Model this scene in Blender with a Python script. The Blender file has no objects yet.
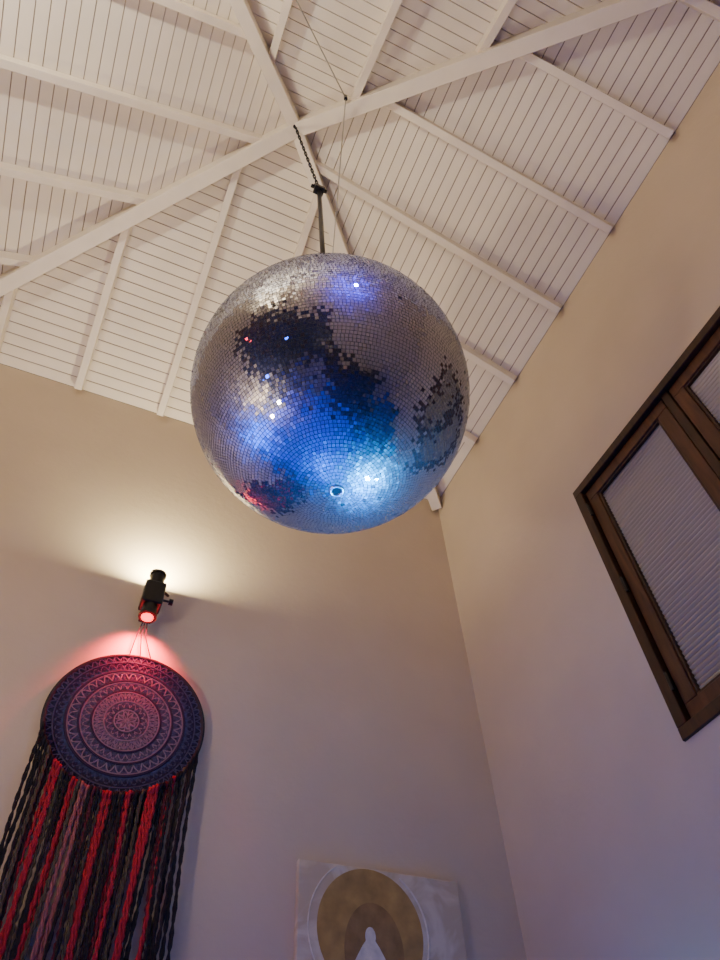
import bpy, bmesh, math, random
from mathutils import Vector, Matrix
random.seed(7)
scene=bpy.context.scene
col=bpy.context.collection

# ---------------- room dimensions (metres) ----------------
X0,X1=-1.657,2.011
Y0,Y1=-0.881,2.787
EZ=5.5
AX,AY,AZ=0.177,0.953,6.466
HW=1.834
SL=(AZ-EZ)/HW

# ---------------- helpers ----------------
def new_mat(name):
    m=bpy.data.materials.new(name); m.use_nodes=True
    nt=m.node_tree; b=nt.nodes['Principled BSDF']
    return m,nt,b
def mat(name,c,rough=0.6,metal=0.0,noise=0.0,nscale=8.0,bump=0.0,bscale=60.0,emit=None,estr=0.0,spec=0.5):
    m,nt,b=new_mat(name)
    b.inputs['Base Color'].default_value=(*c,1); b.inputs['Roughness'].default_value=rough
    b.inputs['Metallic'].default_value=metal; b.inputs['Specular IOR Level'].default_value=spec
    tc=nt.nodes.new('ShaderNodeTexCoord')
    if noise>0:
        n=nt.nodes.new('ShaderNodeTexNoise'); n.inputs['Scale'].default_value=nscale; n.inputs['Detail'].default_value=5
        nt.links.new(tc.outputs['Object'],n.inputs['Vector'])
        r=nt.nodes.new('ShaderNodeValToRGB')
        r.color_ramp.elements[0].position=0.3; r.color_ramp.elements[1].position=0.7
        r.color_ramp.elements[0].color=(*[v*(1-noise) for v in c],1)
        r.color_ramp.elements[1].color=(*[min(1,v*(1+noise)) for v in c],1)
        nt.links.new(n.outputs['Fac'],r.inputs['Fac']); nt.links.new(r.outputs['Color'],b.inputs['Base Color'])
    if bump>0:
        n2=nt.nodes.new('ShaderNodeTexNoise'); n2.inputs['Scale'].default_value=bscale; n2.inputs['Detail'].default_value=4
        nt.links.new(tc.outputs['Object'],n2.inputs['Vector'])
        bp=nt.nodes.new('ShaderNodeBump'); bp.inputs['Strength'].default_value=bump; bp.inputs['Distance'].default_value=0.01
        nt.links.new(n2.outputs['Fac'],bp.inputs['Height']); nt.links.new(bp.outputs['Normal'],b.inputs['Normal'])
    if emit:
        b.inputs['Emission Color'].default_value=(*emit,1); b.inputs['Emission Strength'].default_value=estr
    return m
def wood(name,c1,c2,axis='Y',scale=6.0):
    m,nt,b=new_mat(name)
    tc=nt.nodes.new('ShaderNodeTexCoord'); mp=nt.nodes.new('ShaderNodeMapping')
    s={'X':(0.15,1,1),'Y':(1,0.15,1),'Z':(1,1,0.15)}[axis]
    mp.inputs['Scale'].default_value=[v*scale for v in s]
    n=nt.nodes.new('ShaderNodeTexNoise'); n.inputs['Scale'].default_value=4; n.inputs['Detail'].default_value=8; n.inputs['Distortion'].default_value=0.6
    r=nt.nodes.new('ShaderNodeValToRGB'); r.color_ramp.elements[0].color=(*c1,1); r.color_ramp.elements[1].color=(*c2,1)
    r.color_ramp.elements[0].position=.3; r.color_ramp.elements[1].position=.7
    nt.links.new(tc.outputs['Object'],mp.inputs['Vector']); nt.links.new(mp.outputs['Vector'],n.inputs['Vector'])
    nt.links.new(n.outputs['Fac'],r.inputs['Fac']); nt.links.new(r.outputs['Color'],b.inputs['Base Color'])
    b.inputs['Roughness'].default_value=0.45; b.inputs['Specular IOR Level'].default_value=0.3
    return m
def add(name,verts,faces,mats,parent=None,midx=None,smooth=False,bevel=0.0):
    me=bpy.data.meshes.new(name); me.from_pydata([tuple(v) for v in verts],[],faces); me.update()
    for m in (mats if isinstance(mats,(list,tuple)) else [mats]): me.materials.append(m)
    if midx: me.polygons.foreach_set('material_index',midx)
    if smooth: me.polygons.foreach_set('use_smooth',[True]*len(me.polygons))
    bm=bmesh.new(); bm.from_mesh(me); bmesh.ops.recalc_face_normals(bm,faces=bm.faces); bm.to_mesh(me); bm.free()
    ob=bpy.data.objects.new(name,me); col.objects.link(ob)
    if parent: ob.parent=parent
    if bevel>0:
        md=ob.modifiers.new('bevel','BEVEL'); md.width=bevel; md.segments=2; md.limit_method='ANGLE'
    return ob
def empty(name,loc=(0,0,0)):
    e=bpy.data.objects.new(name,None); e.empty_display_size=0.1; e.location=loc; col.objects.link(e); return e
def attach(e):
    """keep children authored in world coordinates while the parent empty sits at the object's place"""
    bpy.context.view_layer.update()
    for c in e.children: c.matrix_parent_inverse=Matrix.Translation(-Vector(e.location))
class G:
    def __init__(s): s.v=[]; s.f=[]; s.m=[]
    def box(s,a,b,m=0):
        x0,y0,z0=a; x1,y1,z1=b; n=len(s.v)
        s.v+=[(x0,y0,z0),(x1,y0,z0),(x1,y1,z0),(x0,y1,z0),(x0,y0,z1),(x1,y0,z1),(x1,y1,z1),(x0,y1,z1)]
        s.f+=[tuple(n+i for i in q) for q in [(0,3,2,1),(4,5,6,7),(0,1,5,4),(1,2,6,5),(2,3,7,6),(3,0,4,7)]]; s.m+=[m]*6
    def beam(s,p0,p1,w,d,m=0,up=Vector((0,0,1))):
        p0=Vector(p0);p1=Vector(p1); al=(p1-p0).normalized(); sd=al.cross(up).normalized(); dn=-(sd.cross(al)).normalized()
        n=len(s.v)
        for p in (p0,p1):
            for a,b in ((-.5,0),(.5,0),(.5,1),(-.5,1)): s.v.append(tuple(p+sd*w*a+dn*d*b))
        s.f+=[tuple(n+i for i in q) for q in [(0,1,2,3),(4,7,6,5),(0,4,5,1),(1,5,6,2),(2,6,7,3),(3,7,4,0)]]; s.m+=[m]*6
    def tube(s,pts,r,seg=8,m=0,closed=False,caps=True):
        pts=[Vector(p) for p in pts]; N=len(pts); n0=len(s.v); prev=None
        for i,p in enumerate(pts):
            if closed: t=(pts[(i+1)%N]-pts[i-1]).normalized()
            else: t=(pts[min(i+1,N-1)]-pts[max(i-1,0)]).normalized()
            if prev is None:
                a=Vector((0,0,1)) if abs(t.z)<.9 else Vector((1,0,0)); u=t.cross(a).normalized()
            else:
                u=(prev-t*prev.dot(t)).normalized()
            prev=u; w=t.cross(u); rr=r[i] if isinstance(r,(list,tuple)) else r
            for k in range(seg):
                an=2*math.pi*k/seg; s.v.append(tuple(p+u*math.cos(an)*rr+w*math.sin(an)*rr))
        for i in range(N if closed else N-1):
            j=(i+1)%N
            for k in range(seg):
                k2=(k+1)%seg
                s.f.append((n0+i*seg+k,n0+i*seg+k2,n0+j*seg+k2,n0+j*seg+k)); s.m.append(m)
        if not closed and caps:
            s.f.append(tuple(n0+k for k in range(seg))); s.m.append(m)
            s.f.append(tuple(n0+(N-1)*seg+k for k in range(seg))); s.m.append(m)
    def make(s,name,mats,parent=None,smooth=False,bevel=0.0):
        return add(name,s.v,s.f,mats,parent,s.m,smooth,bevel)

# ---------------- materials ----------------
M_wall=mat('wall_plaster',(0.61,0.51,0.375),0.85,noise=0.04,nscale=2.5,bump=0.12,bscale=35)
M_board=mat('ceiling_board_paint',(0.81,0.745,0.635),0.55,noise=0.05,nscale=3,bump=0.05,bscale=25)
M_groove=mat('ceiling_groove',(0.33,0.265,0.22),0.9)
M_beam=mat('beam_paint',(0.81,0.74,0.63),0.5,noise=0.05,nscale=6,bump=0.05,bscale=30)
M_floor=mat('floor_blue_light',(0.008,0.06,0.36),.9,noise=.15,nscale=5)  # blue light on the floor is put into its colour
M_winwood=wood('window_wood',(0.026,0.010,0.004),(0.062,0.024,0.010),'Z',8)
M_black=mat('black_metal',(0.015,0.015,0.017),0.35,metal=0.6)
M_steel=mat('steel',(0.45,0.44,0.43),0.3,metal=1.0)
M_core=mat('ball_grout',(0.05,0.05,0.055),0.6)
M_glass=mat('reeded_glass',(0.40,0.35,0.24),0.25,spec=0.4)
def mirror():
    m=bpy.data.materials.new('mirror_tile'); m.use_nodes=True; nt=m.node_tree; nt.nodes.clear()
    o=nt.nodes.new('ShaderNodeOutputMaterial')
    g1=nt.nodes.new('ShaderNodeBsdfGlossy'); g1.inputs['Color'].default_value=(0.50,0.54,0.63,1); g1.inputs['Roughness'].default_value=0.02
    g2=nt.nodes.new('ShaderNodeBsdfGlossy'); g2.inputs['Color'].default_value=(0.60,0.63,0.72,1); g2.inputs['Roughness'].default_value=0.38
    mx=nt.nodes.new('ShaderNodeMixShader'); mx.inputs[0].default_value=0.19
    nt.links.new(g1.outputs[0],mx.inputs[1]); nt.links.new(g2.outputs[0],mx.inputs[2]); nt.links.new(mx.outputs[0],o.inputs[0])
    return m
M_mirror=mirror()

# ---------------- room shell ----------------
T=0.15
g=G(); g.box((X0-T,Y1,0),(X1+T,Y1+T,EZ)); g.make('wall_back',M_wall)
g=G(); g.box((X0-T,Y0-T,0),(X1+T,Y0,EZ)); g.make('wall_front',M_wall)
g=G(); g.box((X0-T,Y0,0),(X0,Y1,EZ)); g.make('wall_left',M_wall)
WY0,WY1,WZ0,WZ1=0.22,1.59,2.83,4.235
g=G(); g.box((X1,Y0,0),(X1+T,Y1,WZ0)); g.box((X1,Y0,WZ1),(X1+T,Y1,EZ)); g.box((X1,WY1,WZ0),(X1+T,Y1,WZ1)); g.box((X1,Y0,WZ0),(X1+T,WY0,WZ1))
g.make('wall_right',M_wall)
g=G(); g.box((X0-T,Y0-T,-0.1),(X1+T,Y1+T,0)); g.make('floor',M_floor)

# pyramid ceiling of tongue-and-groove boards
P=Vector((AX,AY,AZ))
cs=[Vector((X0,Y0,EZ)),Vector((X1,Y0,EZ)),Vector((X1,Y1,EZ)),Vector((X0,Y1,EZ))]
v=[];f=[];mi=[]
NB=30; gp=0.0028
for k in range(4):
    a,b=cs[k],cs[(k+1)%4]
    nrm=(b-a).cross(P-a).normalized()
    if nrm.z<0: nrm=-nrm
    n=len(v); ext=nrm*0.008
    v+=[a+ext,b+ext,P+ext]; f.append((n,n+1,n+2)); mi.append(1)
    for i in range(NB):
        t0=i/NB+gp/2; t1=(i+1)/NB-gp/2
        if i==NB-1: t1=0.999
        q=[a.lerp(P,t0),b.lerp(P,t0),b.lerp(P,t1),a.lerp(P,t1)]
        n=len(v); v+=q+[p+ext*0.98 for p in q]
        f+=[(n,n+1,n+2,n+3),(n,n+4,n+5,n+1),(n+3,n+2,n+6,n+7)]; mi+=[0,0,0]
    e2=nrm*0.08; n=len(v); v+=[a+e2,b+e2,P+e2]; f.append((n,n+1,n+2)); mi.append(1)
add('ceiling',v,f,[M_board,M_groove],None,mi)

# hip beams and jack rafters
dz=Vector((0,0,0.01))
g=G()
for c in (cs[3],cs[1]): g.beam(P+dz,c+dz,0.085,0.17)
g.make('roof_beam',M_beam,bevel=0.004)
g=G()
for c in (cs[0],cs[2]): g.beam(P+dz-Vector((0,0,0.004)),c+dz,0.075,0.155)
g.make('roof_beam.001',M_beam,bevel=0.004)
g=G()
RW,RD=0.045,0.09
xs=[-1.15,-0.62,-0.09,0.44,0.97,1.50]; ys=[-0.50,0.03,0.57,1.10,1.64,2.17]
for s in xs:
    d=abs(s-AX)
    for sg,yw in ((1,Y1),(-1,Y0)):
        g.beam((s,AY+sg*d,AZ-SL*d+.008),(s,yw,EZ+.008),RW,RD)
for s in ys:
    d=abs(s-AY)
    for sg,xw in ((1,X1),(-1,X0)):
        g.beam((AX+sg*d,s,AZ-SL*d+.008),(xw,s,EZ+.008),RW,RD)
g.make('roof_rafters',M_beam,bevel=0.003)

# ---------------- window ----------------
win=empty('window_1',(X1,0.91,3.55))
xf0=X1-0.012; xf1=X1+0.10
def frame(g,y0,y1,z0,z1,w,xa,xb):
    g.box((xa,y0,z0),(xb,y1,z0+w)); g.box((xa,y0,z1-w),(xb,y1,z1))
    g.box((xa,y0,z0+w),(xb,y0+w,z1-w)); g.box((xa,y1-w,z0+w),(xb,y1,z1-w))
g=G(); frame(g,WY0,WY1,WZ0,WZ1,0.05,xf0,xf1); g.box((xf0+.02,0.89,WZ0+.05),(xf1,0.93,WZ1-.05))
g.make('outer_frame',M_winwood,win,bevel=0.004)
g=G()
frame(g,0.935,WY1-.055,WZ0+.055,WZ1-.055,0.065,X1+.012,X1+.055)
frame(g,WY0+.055,0.885,WZ0+.055,WZ1-.055,0.065,X1+.012,X1+.055)
M_sash=wood('sash_wood',(0.055,0.020,0.008),(0.115,0.044,0.018),'Z',8)
g.make('sash',M_sash,win,bevel=0.005)
g=G()
for ya,yb in ((0.935,WY1-.055),(WY0+.055,.885)): # glazing beads
    frame(g,ya+.065,yb-.065,WZ0+.12,WZ1-.12,0.012,X1+.02,X1+.04)
g.make('glazing_bead',M_winwood,win,bevel=0.002)
# reeded glass: real half-round ribs running horizontally
g=G()
pitch=0.022
for ya,yb in ((0.935+.06,WY1-.115),(WY0+.115,.825)):
    za,zb=WZ0+.115,WZ1-.115
    nr=int((zb-za)/pitch); pr=[]
    for i in range(nr):
        for k in range(6):
            t=k/6; pr.append((X1+.042-0.009*math.sin(math.pi*t),za+(i+t)*(zb-za)/nr))
    pr.append((X1+.042,zb))
    b=len(g.v)
    for x,z in pr: g.v+=[(x,ya,z),(x,yb,z)]
    for i in range(len(pr)-1): g.f.append((b+2*i,b+2*i+1,b+2*i+3,b+2*i+2)); g.m.append(0)
g.make('reeded_pane',M_glass,win)
g=G()
for z in (3.05,3.55,4.05):
    g.tube([(X1-.004,WY1-.052,z-.04),(X1-.004,WY1-.052,z+.04)],0.009,10)
g.make('hinges',M_black,win)
g=G(); g.box((X1+.105,WY0-.02,WZ0-.02),(X1+.12,WY1+.02,WZ1+.02)); g.make('outside_shutter',M_black,win)
attach(win)

# dark panels added on the left and front walls to darken the ball's reflections
w2=empty('dark_panel_left',(X0,0.2,3.6))
M_dark=mat('dark_panel',(0.010,0.022,0.06),0.35)
VA,VB,VC,VD=-.85,.90,2.3,4.25
g=G(); frame(g,VA,VB,VC,VD,0.07,X0,X0+.05); g.box((X0,.1,VC+.07),(X0+.045,.16,VD-.07)); g.make('outer_frame',M_winwood,w2,bevel=.004)
g=G(); g.box((X0+.004,VA+.05,VC+.05),(X0+.016,VB-.05,VD-.05)); g.make('dark_face',M_dark,w2)
attach(w2)
w3=empty('dark_panel_front',(-1.0,Y0,3.0))
g=G()
UA,UB,UC,UD=-1.6,-.37,2.0,3.8
g.box((UA,Y0,UC),(UB,Y0+.05,UC+.07)); g.box((UA,Y0,UD-.07),(UB,Y0+.05,UD)); g.box((UA,Y0,UC+.07),(UA+.07,Y0+.05,UD-.07)); g.box((UB-.07,Y0,UC+.07),(UB,Y0+.05,UD-.07))
g.make('outer_frame',M_winwood,w3,bevel=.004)
g=G(); g.box((UA+.05,Y0+.004,UC+.05),(UB-.05,Y0+.016,UD-.05)); g.make('dark_face',M_dark,w3)
attach(w3)

# ---------------- mirror ball ----------------
BR=0.508
C=Vector((0.512,1.235,3.720))
A=Vector((-0.057,-0.065,1)).normalized()
ball=empty('disco_ball',C)
q=Vector((0,0,1)).rotation_difference(A).to_matrix()
def bw(p): return C+q@Vector(p)
NR=48; NS=96
vv=[];ff=[]
for i in range(NR+1):
    th=math.pi*i/NR
    for k in range(NS):
        ph=2*math.pi*k/NS; r=BR-0.0035
        vv.append(bw((r*math.sin(th)*math.cos(ph),r*math.sin(th)*math.sin(ph),r*math.cos(th))))
for i in range(NR):
    for k in range(NS):
        ff.append((i*NS+k,i*NS+(k+1)%NS,(i+1)*NS+(k+1)%NS,(i+1)*NS+k))
add('core',vv,ff,M_core,ball,smooth=True)
vv=[];ff=[]
ts=0.0124; rows=int(math.pi*BR/ts); dth=math.pi/rows; FL=0.88
for i in range(rows):
    th=(i+.5)*dth
    if th<0.06 or th>math.pi-0.045: continue
    cnt=max(6,int(2*math.pi*BR*math.sin(th)/ts)); off=random.random()
    dph=2*math.pi/cnt
    hh=BR*dth*0.5*FL
    for k in range(cnt):
        if random.random()<0.0004: continue
        ph=(k+off)*dph
        n=Vector((math.sin(th)*math.cos(ph),math.sin(th)*math.sin(ph),math.cos(th)))
        e=Vector((-math.sin(ph),math.cos(ph),0)); s=n.cross(e)
        c=n*BR
        sg=0.038
        n2=(n+e*random.gauss(0,sg)+s*random.gauss(0,sg)).normalized()
        e2=(e-n2*e.dot(n2)).normalized(); s2=n2.cross(e2)
        wu=BR*math.sin(th-dth*.5)*dph*.5*FL; wd=BR*math.sin(th+dth*.5)*dph*.5*FL
        b=len(vv)
        sd=s2 if s2.z<0 else -s2
        for (x,y) in ((-wu,-hh),(wu,-hh),(wd,hh),(-wd,hh)): vv.append(bw(c+e2*x+sd*y))
        ff.append((b,b+1,b+2,b+3))
me=bpy.data.meshes.new('mirror_tiles'); me.from_pydata([tuple(p) for p in vv],[],ff); me.materials.append(M_mirror); me.update()
ob=bpy.data.objects.new('mirror_tiles',me); col.objects.link(ob); ob.parent=ball
M_plate=mat('plate',(0.5,0.52,0.55),0.3,metal=0.9)
g=G()
def ringpts(r,z,n=24): return [bw((r*math.cos(2*math.pi*k/n),r*math.sin(2*math.pi*k/n),z)) for k in range(n)]
g.tube(ringpts(0.020,-BR+.001),0.006,8,0,closed=True)
g.make('bottom_ring',M_plate,ball,smooth=True)
g=G(); g.tube([bw((0,0,-BR+.012)),bw((0,0,-BR-.0015))],0.013,16); g.make('bottom_hole',M_black,ball)
g=G(); g.tube([bw((0,0,BR-.01)),bw((0,0,BR+.012))],[0.05,0.04],20); g.tube([bw((0,0,BR+.01)),bw((0,0,BR+.06))],0.02,14)
g.make('top_cap',M_black,ball)
HK=C+A*2.10
g=G(); g.tube([C+A*(BR+.05),HK-A*.05],0.013,10); g.make('rod',M_black,ball,smooth=True)
g=G()
g.box((HK.x-.03,HK.y-.025,HK.z-.045),(HK.x+.03,HK.y+.025,HK.z-.005))
def link(c,al,side,L=0.034,W=0.013):
    pts=[]
    for k in range(16):
        a=2*math.pi*k/16; x=math.cos(a); y=math.sin(a)
        pts.append(c+al*(x*W*.5+(L*.5-W*.5)*(1 if x>0 else -1))+side*(y*W*.5))
    return pts
g.tube(link(HK+Vector((0,0,.02)),Vector((0,0,1)),Vector((1,0,0)),0.09,0.06),0.008,8,0,closed=True)
g.tube([HK+Vector((-.05,0,.0)),HK+Vector((.05,0,.0))],0.012,8)
g.make('hook',M_black,ball,bevel=0.003)
top=Vector((AX-.015,AY-.02,AZ-.155))
g=G(); d=(top-HK); L=d.length; al=d.normalized(); s1=al.cross(Vector((0,0,1))).normalized(); s2=al.cross(s1)
nl=int(L/0.026)
for i in range(nl):
    c=HK+d*((i+1.2)/(nl+.6)); g.tube(link(c,al,s1 if i%2 else s2),0.0034,6,0,closed=True)
g.make('chain',M_black,ball,smooth=True)
g=G(); g.tube([top+Vector((0,0,-.02)),top+Vector((0,0,.05))],0.012,8); g.tube([top+Vector((0,0,-.0)),top+Vector((0,0,.012))],0.025,16); g.make('ceiling_eye',M_black,ball)
wp=Vector((0.385,0.648,6.18)); 
g=G(); g.tube([C+A*(BR+.03),wp],0.0028,6)
g.tube([wp,Vector((-0.05,0.306,6.08)),Vector((-0.35,0.03,5.90)),Vector((-0.9,-0.45,5.60))],0.0035,6)
g.make('safety_cable',M_steel,ball,smooth=True)
g=G(); g.tube([wp+Vector((0,0,-.02)),wp+Vector((0,0,.05))],0.012,8); g.make('cable_hook',M_black,ball)
attach(ball)

# ---------------- wall spotlight (up/down) ----------------
lamp=empty('wall_spotlight',(0.158,2.68,3.84))
LX,LY=0.158,2.665
M_hot=mat('warm_lens',(1,1,1),0.3,emit=(1.0,0.88,0.5),estr=60)
M_red=mat('red_lens',(0.6,0.02,0.02),0.3,emit=(1.0,0.03,0.03),estr=7)
g=G(); g.box((LX-.03,Y1-.018,3.77),(LX+.03,Y1,3.90)); g.box((LX-.012,LY,3.82),(LX+.012,Y1-.01,3.85)); g.make('bracket',M_black,lamp,bevel=.003)
g=G(); g.box((LX-.05,LY-.045,3.77),(LX+.05,LY+.045,3.905)); g.make('body',M_black,lamp,bevel=.008)
g=G(); g.tube([(LX,LY,3.90),(LX,LY,3.915),(LX,LY,3.975)],[.036,.036,.036],24); g.tube([(LX,LY,3.97),(LX,LY,3.985)],.041,24)
g.tube([(LX,LY-.005,3.79),(LX,LY-.01,3.70)],[.034,.036],24); g.tube([(LX,LY-.01,3.715),(LX,LY-.0105,3.70)],.042,24)
g.make('lamp_heads',M_black,lamp)
g=G(); g.tube([(LX,LY-.0105,3.6995),(LX,LY-.0106,3.697)],.028,24); g.make('red_lens',M_red,lamp)
g=G(); g.tube([(LX,LY,3.9855),(LX,LY,3.987)],.033,24); g.make('warm_lens',M_hot,lamp)
g=G(); g.tube([(LX+.04,LY,3.83),(LX+.085,LY,3.83)],.006,8); g.tube([(LX+.08,LY,3.83),(LX+.10,LY,3.83)],.016,12); g.tube([(LX+.05,LY+.02,3.90),(LX+.075,LY+.05,3.91)],.008,8)
g.make('knob',M_black,lamp)
attach(lamp)

# ---------------- dreamcatcher ----------------
dc=empty('dreamcatcher',(0.19,2.76,3.22))
CX,CZ,R=0.19,3.22,0.325; DY=2.755
M_ring=mat('ring_wrap',(0.02,0.02,0.03),0.8,bump=.5,bscale=120)
def lace():
    m,nt,b=new_mat('crochet_fabric')
    tc=nt.nodes.new('ShaderNodeTexCoord'); mp=nt.nodes.new('ShaderNodeMapping')
    mp.inputs['Location'].default_value=(-CX,-DY,-CZ)
    ln=nt.nodes.new('ShaderNodeVectorMath'); ln.operation='LENGTH'
    nt.links.new(tc.outputs['Object'],mp.inputs['Vector']); nt.links.new(mp.outputs['Vector'],ln.inputs[0])
    dv=nt.nodes.new('ShaderNodeMath'); dv.operation='DIVIDE'; dv.inputs[1].default_value=R; nt.links.new(ln.outputs['Value'],dv.inputs[0])
    r=nt.nodes.new('ShaderNodeValToRGB'); cr=r.color_ramp
    data=[(0,(.13,.10,.14)),(.18,(.045,.045,.08)),(.34,(.12,.11,.155)),(.44,(.035,.038,.078)),(.56,(.10,.10,.16)),(.66,(.025,.03,.07)),(.78,(.035,.045,.11)),(.86,(.012,.016,.055)),(1,(.005,.006,.024))]
    cr.elements[0].position=0; cr.elements[0].color=(*data[0][1],1); cr.elements[1].position=1; cr.elements[1].color=(*data[-1][1],1)
    for p,c in data[1:-1]:
        e=cr.elements.new(p); e.color=(*c,1)
    nt.links.new(dv.outputs[0],r.inputs['Fac'])
    n=nt.nodes.new('ShaderNodeTexVoronoi'); n.inputs['Scale'].default_value=90; nt.links.new(tc.outputs['Object'],n.inputs['Vector'])
    mm=nt.nodes.new('ShaderNodeMix'); mm.data_type='RGBA'; mm.blend_type='MULTIPLY'; mm.inputs[0].default_value=0.8
    nt.links.new(r.outputs['Color'],mm.inputs[6])
    rr=nt.nodes.new('ShaderNodeMapRange'); rr.inputs['To Min'].default_value=.5; rr.inputs['To Max'].default_value=2.0
    nt.links.new(n.outputs['Distance'],rr.inputs['Value']); nt.links.new(rr.outputs[0],mm.inputs[7])
    nt.links.new(mm.outputs[2],b.inputs['Base Color']); b.inputs['Roughness'].default_value=.9
    return m
M_lace=lace()
M_thA=mat('thread_light',(0.17,0.155,0.21),.9); M_thB=mat('thread_navy',(0.010,0.014,0.05),.9); M_thC=mat('thread_slate',(0.045,0.055,0.125),.9)
g=G(); g.tube([(CX,DY+.002,CZ),(CX,DY-.002,CZ)],R-.004,96); g.make('crochet_disc',M_lace,dc)
g=G(); g.tube([(CX+R*math.cos(a),DY,CZ+R*math.sin(a)) for a in [2*math.pi*k/96 for k in range(96)]],0.010,10,0,closed=True); g.make('hoop',M_ring,dc,smooth=True)
g=G()
def scal(r0,amp,n,m,th=.0022,ph=0,N=None):
    N=N or max(120,n*10); pts=[]
    for k in range(N):
        a=2*math.pi*k/N; r=r0+amp*abs(math.sin(n*a/2+ph)); pts.append((CX+r*math.cos(a),DY-.004,CZ+r*math.sin(a)))
    g.tube(pts,th,5,m,closed=True)
for r0,amp,n,m,th,ph in [(.02,.02,8,0,.003,0),(.05,0,2,0,.003,0),(.06,.022,16,0,.0025,0),(.06,.022,16,2,.0025,1.57),(.092,0,2,0,.003,0),(.10,.028,24,0,.0025,0),(.10,.018,24,2,.002,1.57),
    (.135,0,2,0,.003,0),(.142,0,2,1,.004,0),(.15,.025,32,0,.0025,0),(.155,.025,32,2,.0025,1.57),(.185,0,2,0,.003,0),(.192,0,2,1,.005,0),(.20,.03,36,0,.003,0),(.20,.03,36,2,.0025,1.57),
    (.235,0,2,0,.003,0),(.243,0,2,1,.006,0),(.255,.025,48,2,.003,0),(.26,.025,48,1,.003,1.57),(.29,0,2,2,.003,0),(.295,.022,60,2,.0025,0)]:
    scal(r0,amp,n,m,th,ph)
for k in range(48):
    a=2*math.pi*k/48
    for ra,rb,m in ((.0,.05,0),(.095,.135,0),(.192,.235,2),(.29,.322,2)):
        if ra==0 and k%4: continue
        g.tube([(CX+ra*math.cos(a),DY-.004,CZ+ra*math.sin(a)),(CX+rb*math.cos(a),DY-.004,CZ+rb*math.sin(a))],.0022,5,m)
g.make('crochet_threads',[M_thA,M_thB,M_thC],dc)
g=G()
hb=(LX,LY+.03,3.78)
for dx in (-.05,.05,0.0):
    g.tube([hb,(LX+dx*.4,DY-.01,3.66),(CX+dx-.01,DY,CZ+math.sqrt(R*R-(dx-.01)**2))],.003,6)
g.make('hanging_cords',M_ring,dc)
yc={'black':(0.007,0.007,0.009),'red':(0.40,0.014,0.028),'pink':(0.32,0.11,0.105),'olive':(0.08,0.068,0.04),'maroon':(0.12,0.012,0.02)}
YM=[mat('yarn_'+k,v,.9,bump=.6,bscale=200) for k,v in yc.items()]
order=[0,0,0,0,3,0,0,1,1,1,3,0,0,0,1,1,3,2,2,2,0,4,0,3,1,1,1,0,0,3,0,1,1,4,0,0,3,0,1,1,1,0,0,4,0,1,0,0,3,0,0,0]
g=G(); NSt=len(order)
for i,m in enumerate(order):
    x=CX-.31+.62*i/(NSt-1)
    dx=min(abs(x-CX),R*.985); z0=CZ-math.sqrt(R*R-dx*dx)
    zb=2.12+random.uniform(-.08,.08)
    N=80; ph=random.random()*6; y=DY-.006-random.uniform(0,.022); sw=random.uniform(-.03,.03)
    xc=lambda t: x+sw*t+.003*math.sin(t*9+ph)
    tr=(.0054 if m in (1,2) else .0048)
    g.tube([(x,y+.01,z0+.014),(x,y-.012,z0+.004),(xc(0),y,z0-.02)],tr*1.3,6,m)
    for s in (0,math.pi):
        pts=[]
        tw={0:34,1:60,2:60,3:75,4:80}[m]
        for k in range(N+1):
            t=k/N; z=z0-(z0-zb)*t; a=ph+s+tw*(z0-z)
            pts.append((xc(t)+tr*.8*math.cos(a),y+tr*.5*math.sin(a),z))
        rad=[tr*(1+.25*math.sin(k*2.1+ph)) for k in range(N+1)]
        g.tube(pts,rad,6,m)
g.make('yarn_strands',YM,dc,smooth=True)
attach(dc)

# ---------------- painting ----------------
pt=empty('canvas_painting',(1.34,2.77,2.3))
def canvas():
    m,nt,b=new_mat('canvas')
    tc=nt.nodes.new('ShaderNodeTexCoord'); n=nt.nodes.new('ShaderNodeTexNoise'); n.inputs['Scale'].default_value=5; n.inputs['Detail'].default_value=3
    n.inputs['Distortion'].default_value=1.2
    r=nt.nodes.new('ShaderNodeValToRGB'); r.color_ramp.elements[0].position=.42; r.color_ramp.elements[1].position=.58
    r.color_ramp.elements[0].color=(.56,.46,.31,1); r.color_ramp.elements[1].color=(.69,.61,.46,1)
    nt.links.new(tc.outputs['Object'],n.inputs['Vector']); nt.links.new(n.outputs['Fac'],r.inputs['Fac']); nt.links.new(r.outputs['Color'],b.inputs['Base Color'])
    b.inputs['Roughness'].default_value=.8; return m
M_canvas=canvas(); M_gold=mat('gold_paint',(0.42,0.28,0.09),.5,noise=.28,nscale=12,metal=.1)
M_gold2=mat('ochre_paint',(0.31,0.19,0.065),.6,noise=.25,nscale=16); M_white=mat('white_paint',(0.76,0.69,0.55),.7,noise=.15,nscale=30)
PY=2.755
g=G(); g.box((.98,PY,2.12),(1.705,Y1-.001,2.775)); g.make('canvas',M_canvas,pt,bevel=.004)
GX,GZ=1.285,2.545
def disc(g,cx,cz,rx,rz,y0,y1,m=0,n=64):
    b=len(g.v)
    for y in (y0,y1):
        for k in range(n): g.v.append((cx+rx*math.cos(2*math.pi*k/n),y,cz+rz*math.sin(2*math.pi*k/n)))
    g.f.append(tuple(b+k for k in range(n))); g.f.append(tuple(b+n+k for k in range(n))); g.m+=[m,m]
    for k in range(n): g.f.append((b+k,b+(k+1)%n,b+n+(k+1)%n,b+n+k)); g.m.append(m)
g=G(); disc(g,GX,GZ,.226,.226,PY+.001,PY-.0012); g.make('gold_disc',M_gold,pt)
g=G(); disc(g,GX+.01,GZ-.07,.125,.17,PY,PY-.0024); g.make('inner_halo',M_gold2,pt)
g=G()
disc(g,GX-.005,GZ-.02,.022,.032,PY,PY-.0040)
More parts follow.
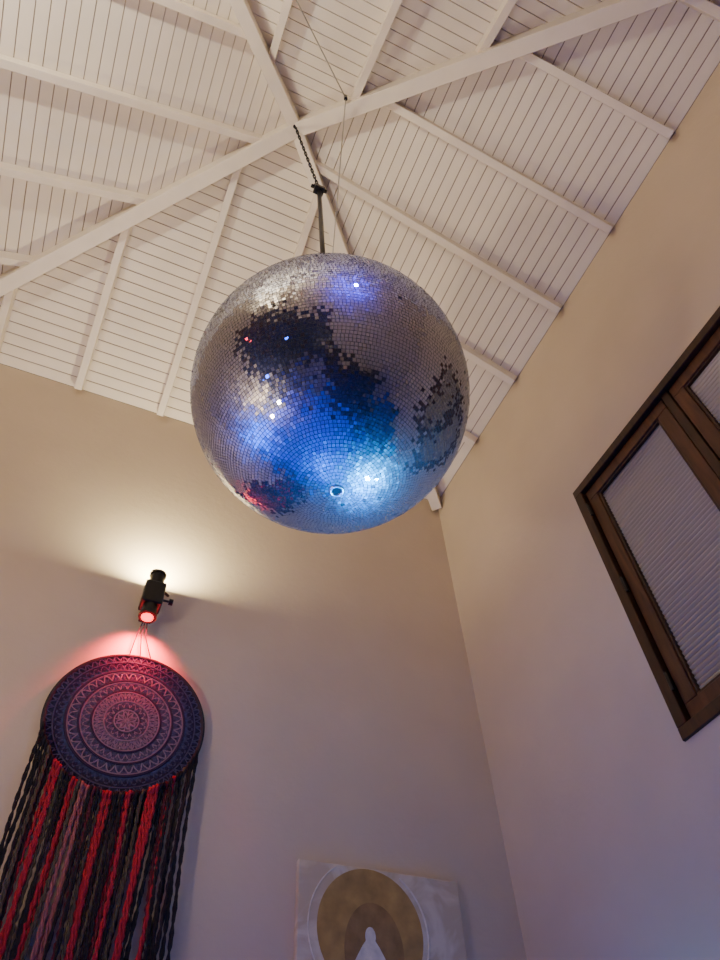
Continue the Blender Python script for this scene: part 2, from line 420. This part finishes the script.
prof=[(-0.02,.02),(.0,.036),(.03,.055),(.07,.08),(.13,.105),(.20,.13),(.26,.16),(.30,.20),(.33,.20),(.35,.17)]
b=len(g.v)
for z,w in prof:
    for sx in (-1,1):
        g.v.append((GX-.005+sx*w,PY-.0036,GZ-.055-z))
for k in range(len(prof)-1): g.f.append((b+2*k,b+2*k+1,b+2*k+3,b+2*k+2)); g.m.append(0)
g.make('seated_figure',M_white,pt)
g=G()
g.tube([(GX+.262*math.cos(a),PY-.0005,GZ+.262*math.sin(a)) for a in [math.radians(t) for t in range(124,262,4)]],.003,6)
g.tube([(GX+.25*math.cos(a),PY-.0005,GZ+.25*math.sin(a)) for a in [math.radians(t) for t in range(-60,58,4)]],.004,6)
g.make('white_halo_stroke',M_white,pt)
attach(pt)

# ---------------- unseen lower room: cabinet and cloth added for the ball's reflections ----------------
cab=empty('added_dark_cabinet',(0.4,-.65,0))  # added out of view as a dark shape in the ball's reflection
M_cab=mat('added_cabinet_black',(0.012,0.012,0.013),.5)
g=G(); g.box((-.3,-.82,.06),(1.15,-.42,2.3)); g.make('carcass',M_cab,cab,bevel=.01)
g=G(); g.box((-.28,-.42,.1),(.39,-.40,2.27)); g.box((.41,-.42,.1),(1.13,-.40,2.27)); g.make('doors',M_cab,cab,bevel=.006)
g=G(); g.tube([(.36,-.38,1.0),(.36,-.38,1.3)],.008,8); g.tube([(.44,-.38,1.0),(.44,-.38,1.3)],.008,8); g.make('handles',M_steel,cab)
g=G(); g.box((-.28,-.80,0),(1.13,-.46,.07)); g.make('plinth',M_black,cab)
attach(cab)
M_navy=mat('blue_light_cloth',(0.008,0.06,0.40),.9,bump=.2,bscale=60,noise=.2,nscale=4)  # blue light on the lower walls, put into the cloth colour
def drape(g,p0,p1,z0,z1,nrm,n=160):
    p0=Vector(p0);p1=Vector(p1);nrm=Vector(nrm); b=len(g.v)
    for i in range(n+1):
        t=i/n; o=nrm*(.03+.018*math.sin(i*.9))
        for z in (z0,z1):
            p=p0.lerp(p1,t)+o; g.v.append((p.x,p.y,z))
    for i in range(n): g.f.append((b+2*i,b+2*i+2,b+2*i+3,b+2*i+1)); g.m.append(0)
DH=1.92
wh=empty('blue_reflection_cloth',(.2,2.74,1.0))  # cloth added round the lower walls so the ball reflects blue
g=G(); drape(g,(X0+.05,Y1,0),(X1-.05,Y1,0),.03,DH,(0,-1,0)); g.make('cloth',M_navy,wh,smooth=True)
g=G(); g.tube([(X0+.02,Y1-.04,DH+.01),(X1-.02,Y1-.04,DH+.01)],.012,10); g.make('rail',M_black,wh); attach(wh)
wh=empty('blue_reflection_cloth.001',(X0,1,1.0))
g=G(); drape(g,(X0,Y0+.1,0),(X0,Y1-.08,0),.03,DH+.15,(1,0,0)); g.make('cloth',M_navy,wh,smooth=True)
g=G(); g.tube([(X0+.04,Y0+.05,DH+.16),(X0+.04,Y1-.07,DH+.16)],.012,10); g.make('rail',M_black,wh); attach(wh)
wh=empty('blue_reflection_cloth.002',(X1,1,1.0))
g=G(); drape(g,(X1,Y0+.1,0),(X1,Y1-.08,0),.03,DH,(-1,0,0)); g.make('cloth',M_navy,wh,smooth=True)
g=G(); g.tube([(X1-.04,Y0+.05,DH+.01),(X1-.04,Y1-.07,DH+.01)],.012,10); g.make('rail',M_black,wh); attach(wh)

M_blue=mat('blue_lens',(0.05,0.3,0.8),.3,emit=(0.03,0.5,1.0),estr=45)
M_blue2=mat('deep_blue_lens',(0.05,0.1,0.8),.3,emit=(0.03,0.12,1.0),estr=16)
M_redl=mat('stage_red_lens',(0.8,0.02,0.03),.3,emit=(1,0.03,0.06),estr=10)
def stage(name,pos,wallp,aim,ml,r=.06):
    e=empty(name,pos); pos=Vector(pos); d=(Vector(aim)-pos).normalized()
    g=G(); g.tube([pos-d*.16,pos-d*.14,pos-d*.0,pos+d*.02],[r*.6,r*.95,r,r*1.08],24); g.make('can',M_black,e)
    g=G(); g.tube([pos+d*.0205,pos+d*.023],r*.9,24); g.make('lens',ml,e)
    g=G(); g.tube([pos-d*.08,wallp],.012,8); g.make('yoke',M_black,e)
    attach(e)
    return e
def light(name,kind,loc,energy,color,aim=None,size=None,blend=.5,r=.03):
    l=bpy.data.lights.new(name,kind); l.energy=energy; l.color=color
    if kind in('SPOT','POINT'): l.shadow_soft_size=r
    if kind=='AREA': l.shape='DISK'; l.size=r*2
    if kind=='SPOT': l.spot_size=math.radians(size); l.spot_blend=blend
    o=bpy.data.objects.new(name,l); col.objects.link(o); o.location=loc
    if aim is not None: o.rotation_euler=(Vector(aim)-Vector(loc)).to_track_quat('-Z','Y').to_euler()
    return o
stages=[((1.80,2.0,1.82),(1.95,2.0,1.87),M_blue,.07,(.01,.42,1),820),
        ((-1.45,2.3,1.9),(-1.60,2.3,1.95),M_blue2,.06,(.01,.12,1),520),  # added fixture out of view, blue on the ball's lower left
        ((.12,-.68,4.45),(.12,-.87,4.5),M_blue2,.06,(.04,.03,1),140),
        ((1.80,2.50,1.95),(1.95,2.50,2.0),M_blue2,.06,(.01,.22,1),480),  # added fixture out of view, blue on the ball's right side
        ((.75,2.52,.35),(.75,2.72,.30),M_blue2,.06,(.01,.16,1),560),  # added fixture near the floor, blue on the ball's underside
        ((-1.42,-.25,3.55),(-1.60,-.25,3.6),M_blue2,.055,None,0),
        ((-1.42,.50,3.90),(-1.60,.50,3.95),M_redl,.05,None,0),
        ((-1.42,.75,2.75),(-1.60,.75,2.8),M_blue2,.055,None,0)]
for i,(p,wp_,ml,r,c,en) in enumerate(stages):
    stage('stage_light' if i==0 else 'stage_light.%03d'%i,p,wp_,C,ml,r)
    if en:
        d=(C-Vector(p)); ang=math.degrees(2*math.asin(BR/d.length))
        light('ball_key_%d'%i,'SPOT',tuple(Vector(p)+d.normalized()*.04),en,c,C,ang*.98,.25,r=.07 if i==0 else .05)
BL=(.003,.16,1)
light('floor_wash_a','SPOT',(1.0,1.4,1.9),250,BL,(.4,1.9,-.1),134,.5)
light('floor_wash_b','SPOT',(-.5,1.2,1.9),300,BL,(-1.0,1.5,-.1),134,.5)

# ---------------- warm lighting ----------------
light('uplight_beam','AREA',(LX,LY,4.0),22,(1.0,.84,.50),(LX,LY-.001,5.0),r=.033)
light('red_beam','SPOT',(LX,LY-.012,3.69),85,(1,.03,.045),(LX,Y1,3.56),112,1.0,r=.025)
e=empty('wall_sconce',(X0+.1,-.1,4.6))
g=G(); g.tube([(X0+.12,-.1,4.52),(X0+.12,-.1,4.68)],[.05,.06],20); g.box((X0,-.13,4.56),(X0+.1,-.07,4.60)); g.make('body',M_black,e)
attach(e)
light('sconce_beam','AREA',(X0+.12,-.1,4.70),38,(1,.90,.72),(X0+.3,-.0,6),r=.05)
fl=empty('added_fill_lamp',(-1.3,1.2,0))  # lamp added out of view as warm fill for upper walls and ceiling
M_shade=mat('fill_lamp_bowl',(.6,.5,.4),.5)
g=G(); g.tube([(-1.3,1.2,0),(-1.3,1.2,.03)],.15,24); g.tube([(-1.3,1.2,.03),(-1.3,1.2,1.96)],.012,10); g.make('stand',M_black,fl)
g=G(); g.tube([(-1.3,1.2,1.94),(-1.3,1.2,1.98),(-1.3,1.2,2.06)],[.03,.12,.18],32,caps=False); g.make('bowl',M_shade,fl)
attach(fl)
light('warm_fill_beam','AREA',(-1.3,1.2,2.08),32,(1,.78,.52),(-1.0,1.2,5),r=.14)  # added warm fill, rises from the unseen bowl

# ---------------- camera ----------------
R3=Matrix((Vector((0.91685,-0.29186,-0.2724)),Vector((-0.39735,-0.73321,-0.55183)),Vector((-0.03867,0.61419,-0.78821))))
cd=bpy.data.cameras.new('camera'); cam=bpy.data.objects.new('camera',cd); col.objects.link(cam)
cam.matrix_world=Matrix.Translation((0,0,1.5))@R3.to_4x4()
cd.sensor_fit='VERTICAL'; cd.sensor_height=24; cd.lens=24*693/960; cd.clip_start=0.02
scene.camera=cam
w=bpy.data.worlds.new('night'); scene.world=w; w.use_nodes=True
w.node_tree.nodes['Background'].inputs[0].default_value=(.01,.012,.02,1)
